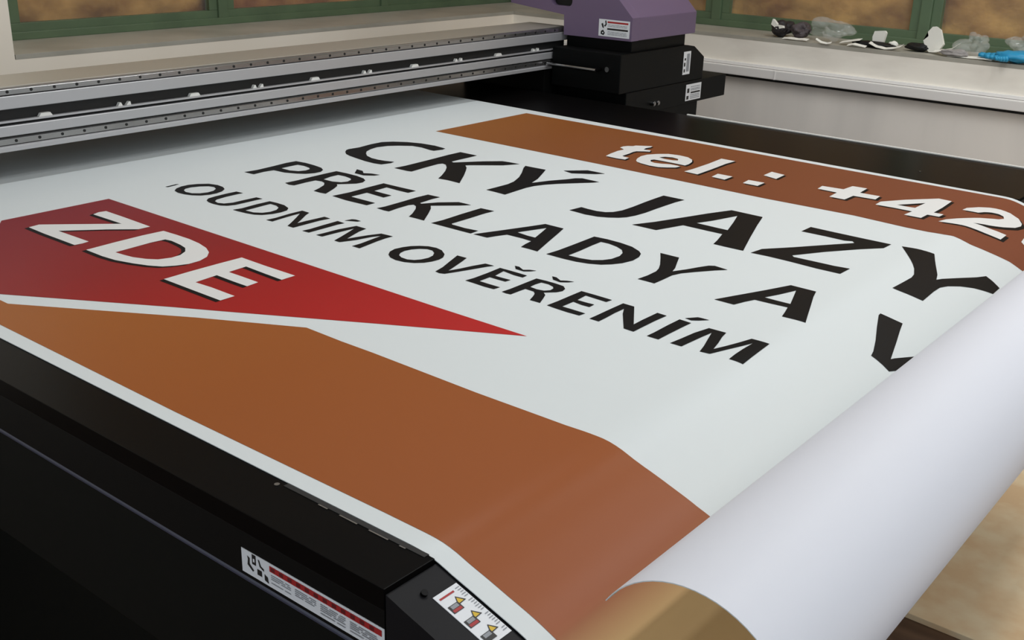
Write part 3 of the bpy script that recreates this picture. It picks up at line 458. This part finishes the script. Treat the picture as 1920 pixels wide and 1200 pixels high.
def print_layer(name, shapes, mats, level, parent, label=None):
    """shapes: list of (material index, extra level, [outer, hole...]) in sheet coordinates (u along the feed, v across)"""
    bm = bmesh.new()
    lay = bm.verts.layers.float.new('art_u')
    cuts = [u for u in PU if -0.575 < u]
    for mi, ex, loops in shapes:
        sub = bmesh.new()
        es = []
        for lp in loops:
            vs = [sub.verts.new((p[0], p[1], 0)) for p in lp]
            es += [sub.edges.new((vs[i], vs[(i+1) % len(vs)])) for i in range(len(vs))]
        bmesh.ops.triangle_fill(sub, use_beauty=True, use_dissolve=False, edges=es)
        umin = min(v.co.x for v in sub.verts); umax = max(v.co.x for v in sub.verts)
        for c in cuts + [umin+(umax-umin)*k/8 for k in range(1, 8)]:
            if umin < c < umax:
                bmesh.ops.bisect_plane(sub, geom=list(sub.verts)+list(sub.edges)+list(sub.faces), dist=1e-6,
                                       plane_co=(c, 0, 0), plane_no=(1, 0, 0))
        mp = {}
        for v in sub.verts:
            w = bm.verts.new(on_sheet(v.co.x, v.co.y, TH+0.00025+level*0.00018+ex*0.00018)); w[lay] = v.co.x; mp[v] = w
        for f in sub.faces:
            try:
                g = bm.faces.new([mp[v] for v in f.verts]); g.material_index = mi; g.smooth = True
            except ValueError: pass
        sub.free()
    me = bpy.data.meshes.new(name); bm.to_mesh(me); bm.free()
    for m in mats: me.materials.append(m)
    o = bpy.data.objects.new(name, me); COL.objects.link(o)
    o.parent = parent; o.matrix_parent_inverse = Matrix.Translation(-Vector(parent.location))
    if label: o['label'] = label
    return o
def shift(loops, du, dv): return [[(p[0]+du, p[1]+dv) for p in lp] for lp in loops]
print_layer('printed_band', [(0, 0, ART['topband'][0])], [BROWN_T], 0, ban, 'printed brown band along the far edge')
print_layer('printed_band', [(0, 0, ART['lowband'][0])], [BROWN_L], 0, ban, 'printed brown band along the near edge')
print_layer('printed_arrow', [(0, 0, ART['arrow'][0])], [RED], 0, ban, 'printed red arrow')
sh = []
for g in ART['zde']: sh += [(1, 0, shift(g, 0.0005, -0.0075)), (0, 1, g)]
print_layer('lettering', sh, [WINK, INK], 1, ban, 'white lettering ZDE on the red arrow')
sh = []
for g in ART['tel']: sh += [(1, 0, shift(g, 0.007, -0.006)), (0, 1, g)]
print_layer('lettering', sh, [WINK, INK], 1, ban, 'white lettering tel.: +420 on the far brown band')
print_layer('lettering', [(0, 0, g) for g in ART['line1']], [INK], 1, ban, 'large black lettering')
print_layer('lettering', [(0, 0, g) for g in ART['line2']], [INK], 1, ban, 'medium black lettering')
print_layer('lettering', [(0, 0, g) for g in ART['line3']], [INK], 1, ban, 'small black lettering')

# ---------------------------------------------------------------- gantry
GX = -1.896                        # front plane of the gantry
GY0, GY1 = 0.30, 2.60
gan = empty('printer_gantry', (GX-0.12, 1.45, 0.06))
tag(gan, 'aluminium printer gantry with two screwed rails spanning the table in front of the window', 'gantry')
def rows(name, pts, m, bev=0.0006, y0=GY0, y1=GY1):
    return prism(name, pts, 'y', y0, y1, m, gan, bev)
rows('beam', [(GX-0.020, 0.062), (GX-0.020, 0.150), (GX-0.012, 0.160), (GX-0.012, 0.1695), (GX-0.135, 0.1695), (GX-0.145, 0.160), (GX-0.145, 0.062)], ALUP)
rows('rear_light_block', [(GX-0.146, 0.0585), (GX-0.146, 0.120), (GX-0.44, 0.120), (GX-0.44, 0.0585)], BLACKD)  # unseen block added behind the beam to keep the sheet below it dark
rows('lower_lip', [(GX-0.10, 0.0585), (GX+0.004, 0.0585), (GX+0.004, 0.0665), (GX-0.001, 0.0685), (GX-0.10, 0.0685)], ALU)
rows('guide_rail', [(GX-0.019, 0.0690), (GX-0.002, 0.0690), (GX, 0.0705), (GX, 0.0800), (GX-0.004, 0.0825), (GX-0.019, 0.0825)], STEEL)
rows('front_cover', [(GX-0.0195, 0.0850), (GX+0.001, 0.0850), (GX+0.002, 0.0860), (GX+0.002, 0.1020), (GX+0.001, 0.1030), (GX-0.0195, 0.1030)], ALU)
rows('cable_slot', [(GX-0.0198, 0.1035), (GX-0.010, 0.1035), (GX-0.010, 0.1315), (GX-0.0198, 0.1315)], RUBBER)
rows('slot_lip', [(GX-0.0095, 0.1080), (GX, 0.1080), (GX, 0.1115), (GX-0.0095, 0.1115)], ALU)
rows('front_cover', [(GX-0.0195, 0.1320), (GX+0.001, 0.1320), (GX+0.002, 0.1330), (GX+0.002, 0.1535), (GX+0.001, 0.1545), (GX-0.0195, 0.1545)], ALU)
rows('guide_rail', [(GX-0.0118, 0.1555), (GX-0.002, 0.1555), (GX, 0.1570), (GX, 0.1655), (GX-0.004, 0.1685), (GX-0.0118, 0.1685)], STEEL)
SCREW = None
for zc, off in ((0.0757, 0.958), (0.1618, 0.953)):
    y = off - 0.0441*14
    while y < GY1-0.02:
        if y > 0.78:
            if SCREW is None:
                bm = bmesh.new(); add_tube(bm, (GX-0.001, y, zc), (GX+0.0008, y, zc), 0.0027, 12)
                SCREW = link('rail_screw', bm, RUBBER, gan); sy, sz = y, zc
            else:
                c = SCREW.copy(); COL.objects.link(c); c.location = (0, y-sy, zc-sz)
        y += 0.0441
y = 1.02-0.16*4; k = 0
while y < GY1-0.05:
    bm = bmesh.new()
    if k % 2 == 0:
        add_prism(bm, [(y-0.013, 0.1116), (y+0.013, 0.1116), (y+0.009, 0.1175), (y-0.009, 0.1175)], 'x', GX-0.0094, GX-0.002)
    else:
        for s_ in (-1, 1):
            add_prism(bm, [(y+s_*0.009-0.005, 0.1116), (y+s_*0.009+0.005, 0.1116), (y+s_*0.009+0.003+s_*0.001, 0.1180), (y+s_*0.009+s_*0.001, 0.1180)], 'x', GX-0.0094, GX-0.002)
    link('cable_clip', bm, CLIPW, gan)
    y += 0.16; k += 1
box('gantry_foot', (GX-0.30, 2.50, FZ), (GX+0.0, 2.98, 0.0575), BLACKD, gan, 0.002)
box('gantry_foot', (GX-0.30, 0.32, FZ), (GX+0.0, 0.42, 0.0575), BLACKD, gan, 0.002)

# ---------------------------------------------------------------- carriage parked past the far side of the table
car = empty('printer_carriage', (-1.8, 2.75, -0.06))
tag(car, 'black printer carriage with a purple hood parked at the far end of the gantry', 'printer carriage')
KX = -1.660
# purple hood: side profile (x,z) extruded across, with the notch over the gantry
hood = [(KX-0.000, 0.151), (KX, 0.212), (KX-0.058, 0.268), (KX-0.17, 0.40), (KX-0.42, 0.42), (KX-0.42, 0.222), (KX-0.228, 0.2035), (KX-0.226, 0.149)]
bm = bmesh.new(); add_prism(bm, hood, 'y', 2.605, 2.91, 0, 0.0035)
link('hood', bm, PURPLE, car)
# near side cheek of the hood, with the dark slot cut through it
def rrect(cx_, cz_, w, h, r, n=5):
    out = []
    for sx, sz, a0 in ((1, 1, 0), (-1, 1, 90), (-1, -1, 180), (1, -1, 270)):
        for k in range(n+1):
            a = math.radians(a0+90*k/n); out.append((cx_+sx*(w/2-r)+r*math.cos(a), cz_+sz*(h/2-r)+r*math.sin(a)))
    return out
bm = bmesh.new()
es = []
for lp in (hood, rrect(-1.898, 0.2445, 0.074, 0.036, 0.014)):
    vs = [bm.verts.new((p[0], 2.570, p[1])) for p in lp]
    es += [bm.edges.new((vs[i], vs[(i+1) % len(vs)])) for i in range(len(vs))]
bmesh.ops.triangle_fill(bm, use_beauty=True, use_dissolve=False, edges=es)
r_ = bmesh.ops.extrude_face_region(bm, geom=list(bm.faces))
for v in [g for g in r_['geom'] if isinstance(g, bmesh.types.BMVert)]: v.co.y = 2.606
cheek = link('hood_cheek', bm, PURPLE, car)
box('slot_liner', (-1.94, 2.590, 0.224), (-1.856, 2.6045, 0.266), RUBBER, car)
sh = [(LBLK, [(0.07, 0.12), (0.17, 0.06), (0.21, 0.20), (0.15, 0.38), (0.08, 0.30)]), (LABEL, R(0.12, 0.17, 0.16, 0.24)),
      (LBLK, [(0.17, 0.62), (0.22, 0.72), (0.20, 0.92), (0.24, 0.94), (0.26, 0.70), (0.21, 0.56)]),
      (LBLK, [(0.08, 0.72), (0.13, 0.78), (0.16, 0.62), (0.17, 0.46), (0.12, 0.52)]),
      (LRED, R(0.28, 0.80, 0.95, 0.90)), (LBLK, R(0.28, 0.40, 0.95, 0.50))]
sh += lines(LGREY, 0.30, 0.92, (0.68, 0.60), 0.03) + lines(LGREY, 0.30, 0.92, (0.28, 0.20, 0.12), 0.03)
label_board(cheek, (-1.7675, 2.5697, 0.1575), (1, 0, 0), (0, 0, 1), (0, -1, 0), 0.1010, 0.0450, sh)['label'] = 'white instruction sticker on the purple hood'
# neck under the hood
box('neck', (GX+0.006, 2.592, 0.115), (KX-0.012, 2.875, 0.1515), BLACKD, car, 0.002)
# print head box with the chamfered far end
bm = bmesh.new()
add_prism(bm, [(2.526, 0.014), (2.976, 0.014), (2.976, 0.078), (2.915, 0.113), (2.875, 0.119), (2.526, 0.119)], 'x', GX+0.006, KX, 0, 0.003)
head = link('head_box', bm, BLACKD, car)
bm = bmesh.new(); add_box(bm, (GX+0.006, 2.5605, -0.052), (KX+0.002, 3.12, 0.0135), 0.003)
lowb = link('lower_box', bm, BLACKD, car)
bm = bmesh.new(); add_box(bm, (GX+0.006, 2.5605, FZ), (KX-0.004, 2.965, -0.0525), 0.003)
link('pedestal', bm, BLACKD, car)
# handle
bm = bmesh.new()
add_tube(bm, (-1.888, 2.500, 0.074), (-1.722, 2.500, 0.074), 0.0050, 12)
hd = link('handle', bm, CHROME, head, smooth=False)
for x in (-1.885, -1.725):
    bm = bmesh.new(); add_tube(bm, (x, 2.500, 0.074), (x, 2.527, 0.076), 0.0055, 12)
    link('handle_mount', bm, BLACKM, hd)
bm = bmesh.new(); add_tube(bm, (-1.700, 2.5255, 0.077), (-1.700, 2.520, 0.077), 0.007, 14)
link('lock_screw', bm, CHROME, head)
# two small thumb screws on the lower box
for y in (2.690, 2.712):
    bm = bmesh.new(); add_tube(bm, (KX+0.002, y, -0.028), (KX+0.014, y, -0.028), 0.0065, 14)
    add_tube(bm, (KX+0.014, y, -0.028), (KX+0.016, y, -0.028), 0.0052, 14)
    link('thumb_screw', bm, CHROME, lowb)
sh = [(LBLK, R(0.12, 0.10, 0.30, 0.24)), (LBLK, R(0.10, 0.36, 0.30, 0.52)), (LBLK, R(0.14, 0.62, 0.34, 0.72)), (LGREY, R(0.45, 0.12, 0.85, 0.9))]
label_board(head, (KX+0.0003, 2.855, 0.035), (0, 1, 0), (0, 0, 1), (1, 0, 0), 0.040, 0.066, sh)['label'] = 'white sticker on the head box'
sh = [(LBLK, R(0.06, 0.08, 0.20, 0.30)), (LBLK, R(0.08, 0.48, 0.22, 0.75)), (LBLK, R(0.32, 0.42, 0.94, 0.52))]
sh += lines(LGREY, 0.3, 0.92, (0.80, 0.68, 0.60), 0.05) + lines(LGREY, 0.3, 0.92, (0.30, 0.20, 0.10), 0.05)
label_board(lowb, (KX+0.0023, 2.925-0.045, -0.044), (0, 1, 0), (0, 0, 1), (1, 0, 0), 0.088, 0.048, sh)['label'] = 'white sticker on the lower box'

# ---------------------------------------------------------------- scraps on the right-hand sill
def crumple(name, c, size, m, seed, label, cat, amp=0.35, flat=False):
    rnd = random.Random(seed); bm = bmesh.new()
    bmesh.ops.create_icosphere(bm, subdivisions=4, radius=1.0)
    dirs = [(Vector((rnd.uniform(-1, 1), rnd.uniform(-1, 1), rnd.uniform(-1, 1))).normalized(), rnd.uniform(-1, 1)) for _ in range(16)]
    for v in bm.verts:
        n = v.co.normalized(); k = 1.0
        for d, a in dirs:
            t = max(0.0, n.dot(d)); k += a*amp*t**6
        for i_, (d, a) in enumerate(dirs[:9]):
            k += 0.13*amp/0.35*(abs(math.sin(3.2*n.dot(d)+a*3+i_))-0.6)
        k += rnd.uniform(-0.03, 0.03)
        v.co = Vector((n.x*k*size[0]/2, n.y*k*size[1]/2, n.z*k*size[2]/2))
    zmin = min(v.co.z for v in bm.verts)
    for v in bm.verts: v.co += Vector((c[0], c[1], SZ-zmin+0.0005))
    return tag(link(name, bm, m), label, cat, 'scraps on the window sill')
def strip(name, pts, width, m, label, cat, thick=0.0012, curl=0.0):
    """a bent strip: pts = (x, y, z) centre line, width across y"""
    bm = bmesh.new(); rows_ = []
    for i, p in enumerate(pts):
        w = width*(0.75+0.25*math.sin(i*2.1)); z = SZ+0.001+p[2]
        a = bm.verts.new((p[0], p[1]-w/2, z)); b = bm.verts.new((p[0]+curl*w, p[1]+w/2, z+0.004))
        a2 = bm.verts.new((p[0], p[1]-w/2, z+thick)); b2 = bm.verts.new((p[0]+curl*w, p[1]+w/2, z+0.004+thick))
        rows_.append((a, b, b2, a2))
    for i in range(len(rows_)-1):
        r0, r1 = rows_[i], rows_[i+1]
        for k in range(4): bm.faces.new((r0[k], r0[(k+1) % 4], r1[(k+1) % 4], r1[k]))
    bm.faces.new(rows_[0]); bm.faces.new(rows_[-1][::-1])
    return tag(link(name, bm, m), label, cat, 'scraps on the window sill')
def sheet(name, pts, depth, m, label, cat, thick=0.0015):
    """a torn upright piece: outline in (x,z), given real depth and a slight bend"""
    bm = bmesh.new(); A = []; B = []
    for x, y, z in pts:
        A.append(bm.verts.new((x, y, SZ+z))); B.append(bm.verts.new((x+0.002, y+depth, SZ+z*0.97)))
    n = len(pts)
    bm.faces.new(A); bm.faces.new(B[::-1])
    for i in range(n): bm.faces.new((A[i], B[i], B[(i+1) % n], A[(i+1) % n]))
    bmesh.ops.triangulate(bm, faces=[f for f in bm.faces if len(f.verts) > 4])
    return tag(link(name, bm, m), label, cat, 'scraps on the window sill')

crumple('crumpled_rag', (-1.658, 3.475, 0), (0.062, 0.075, 0.044), DARKBIT, 3, 'charcoal crumpled rag at the carriage end of the window sill', 'rag')
crumple('crumpled_rag', (-1.588, 3.478, 0), (0.056, 0.06, 0.042), mat('grey_brown_scrap', (78, 70, 72), rough=0.6), 5, 'smaller grey-brown crumpled rag beside the charcoal one on the sill', 'rag')
sheet('paper_scrap', [(-1.678, 3.432, 0.042), (-1.655, 3.432, 0.028), (-1.635, 3.432, 0.034), (-1.637, 3.432, 0.041), (-1.655, 3.432, 0.043), (-1.673, 3.432, 0.060)], 0.012, PAPER, 'small white paper tip sticking out above the charcoal rag', 'paper')
strip('vinyl_offcut', [(-1.625, 3.422, 0.0), (-1.600, 3.418, 0.003), (-1.570, 3.416, 0.002), (-1.550, 3.415, 0.004), (-1.535, 3.414, 0.003)], 0.022, PAPER, 'thin pale offcut in front of the rags at the sill edge', 'offcut')
crumple('plastic_bag', (-1.485, 3.475, 0), (0.120, 0.09, 0.062), FILM, 11, 'clear crumpled plastic bag beside the grey-brown rag on the sill', 'plastic bag', 0.5)
strip('vinyl_offcut', [(-1.505, 3.408, 0.010), (-1.485, 3.404, 0.002), (-1.465, 3.402, 0.000), (-1.450, 3.402, 0.004)], 0.010, PAPER, 'short curled white offcut hanging at the sill edge under the clear bag', 'offcut')
strip('vinyl_offcut', [(-1.435, 3.44, 0.004), (-1.410, 3.44, 0.010), (-1.385, 3.44, 0.016), (-1.370, 3.44, 0.018)], 0.03, PAPER, 'folded white offcut right of the clear bag on the sill', 'offcut')
strip('vinyl_offcut', [(-1.400, 3.412, 0.001), (-1.380, 3.411, 0.006), (-1.355, 3.411, 0.003), (-1.340, 3.411, 0.001)], 0.020, PAPER, 'small white offcut in front of the black scrap on the sill', 'offcut')
crumple('vinyl_scrap', (-1.335, 3.45, 0), (0.125, 0.040, 0.017), RUBBER, 17, 'flat black scrap between white offcuts on the sill', 'scrap', 0.2)
sheet('paper_scrap', [(-1.344, 3.470, 0.010), (-1.312, 3.470, 0.006), (-1.305, 3.470, 0.046), (-1.309, 3.470, 0.052), (-1.342, 3.470, 0.048), (-1.347, 3.470, 0.030)], 0.008, PAPER, 'upright white paper piece standing behind the black scrap', 'paper')
strip('vinyl_offcut', [(-1.335, 3.425, 0.014), (-1.310, 3.422, 0.005), (-1.282, 3.42, 0.001), (-1.255, 3.42, 0.005), (-1.235, 3.42, 0.012), (-1.228, 3.42, 0.018)], 0.022, PAPER, 'boat-shaped white offcut below the upright paper piece', 'offcut')
crumple('paper_scrap', (-1.275, 3.462, 0), (0.030, 0.022, 0.022), PAPER, 19, 'small white paper lump in the boat-shaped offcut', 'paper', 0.2)
crumple('vinyl_scrap', (-1.190, 3.470, 0), (0.090, 0.050, 0.026), RUBBER, 23, 'black crumpled scrap left of the tall torn paper on the sill', 'scrap', 0.2)
sheet('paper_scrap', [(-1.160, 3.455, 0.003), (-1.135, 3.455, 0.004), (-1.120, 3.455, 0.030), (-1.135, 3.455, 0.072), (-1.148, 3.455, 0.080), (-1.160, 3.455, 0.078), (-1.172, 3.455, 0.062), (-1.168, 3.455, 0.050), (-1.182, 3.455, 0.036), (-1.174, 3.455, 0.018)], 0.008, PAPER, 'tall torn white paper piece standing on the sill', 'paper')
strip('vinyl_offcut', [(-1.140, 3.44, 0.006), (-1.115, 3.44, 0.010), (-1.090, 3.44, 0.016), (-1.068, 3.44, 0.034)], 0.030, PAPER, 'white offcut curling up right of the tall torn paper', 'offcut')
crumple('foil_scrap', (-1.075, 3.420, 0), (0.075, 0.026, 0.020), GREYBIT, 29, 'grey foil scrap at the sill edge below the curling offcut', 'scrap', 0.4)
strip('vinyl_offcut', [(-1.090, 3.425, 0.0), (-1.060, 3.423, 0.002), (-1.030, 3.42, 0.001), (-0.985, 3.42, 0.003), (-0.960, 3.42, 0.001)], 0.030, PAPER, 'long pale offcut left of the blue glove', 'offcut')
crumple('plastic_bag', (-1.035, 3.475, 0), (0.070, 0.07, 0.052), FILM, 31, 'clear crumpled plastic bag behind the long pale offcut near the blue glove', 'plastic bag', 0.5)
crumple('plastic_bag', (-0.905, 3.545, 0), (0.110, 0.075, 0.056), FILM, 37, 'clear plastic bag behind the blue glove', 'plastic bag', 0.5)
# blue glove: flattened crumpled palm with limp fingers
glove = empty('rubber_glove', (-0.90, 3.43, SZ))
tag(glove, 'crumpled blue rubber glove on the right-hand end of the sill', 'glove')
rnd = random.Random(4); bm = bmesh.new()
bmesh.ops.create_icosphere(bm, subdivisions=3, radius=1.0)
for v in bm.verts:
    n = v.co.normalized(); k = 1+0.16*math.sin(n.x*9+n.y*5)*math.sin(n.z*8)+rnd.uniform(-0.05, 0.05)
    v.co = Vector((-0.895+n.x*k*0.062, 3.428+n.y*k*0.036, SZ+0.019+n.z*k*0.0165))
for i, (a, L) in enumerate(((2.75, 0.062), (3.0, 0.078), (3.25, 0.080), (3.5, 0.062), (4.1, 0.05))):
    base = Vector((-0.93+i*0.004, 3.445-i*0.012, SZ+0.014))
    p = base; r0 = 0.0095
    for s_ in range(5):
        q = p + Vector((math.cos(a+0.12*math.sin(i+s_)), math.sin(a)*0.5, 0.10*math.sin(s_*1.7+i)))*(L/5)
        q.z = max(q.z, SZ+0.010)
        add_tube(bm, p, q, r0, 8, 0, r0-0.0008); p = q; r0 -= 0.0008
link('glove_body', bm, BLUEG, glove, smooth=True)
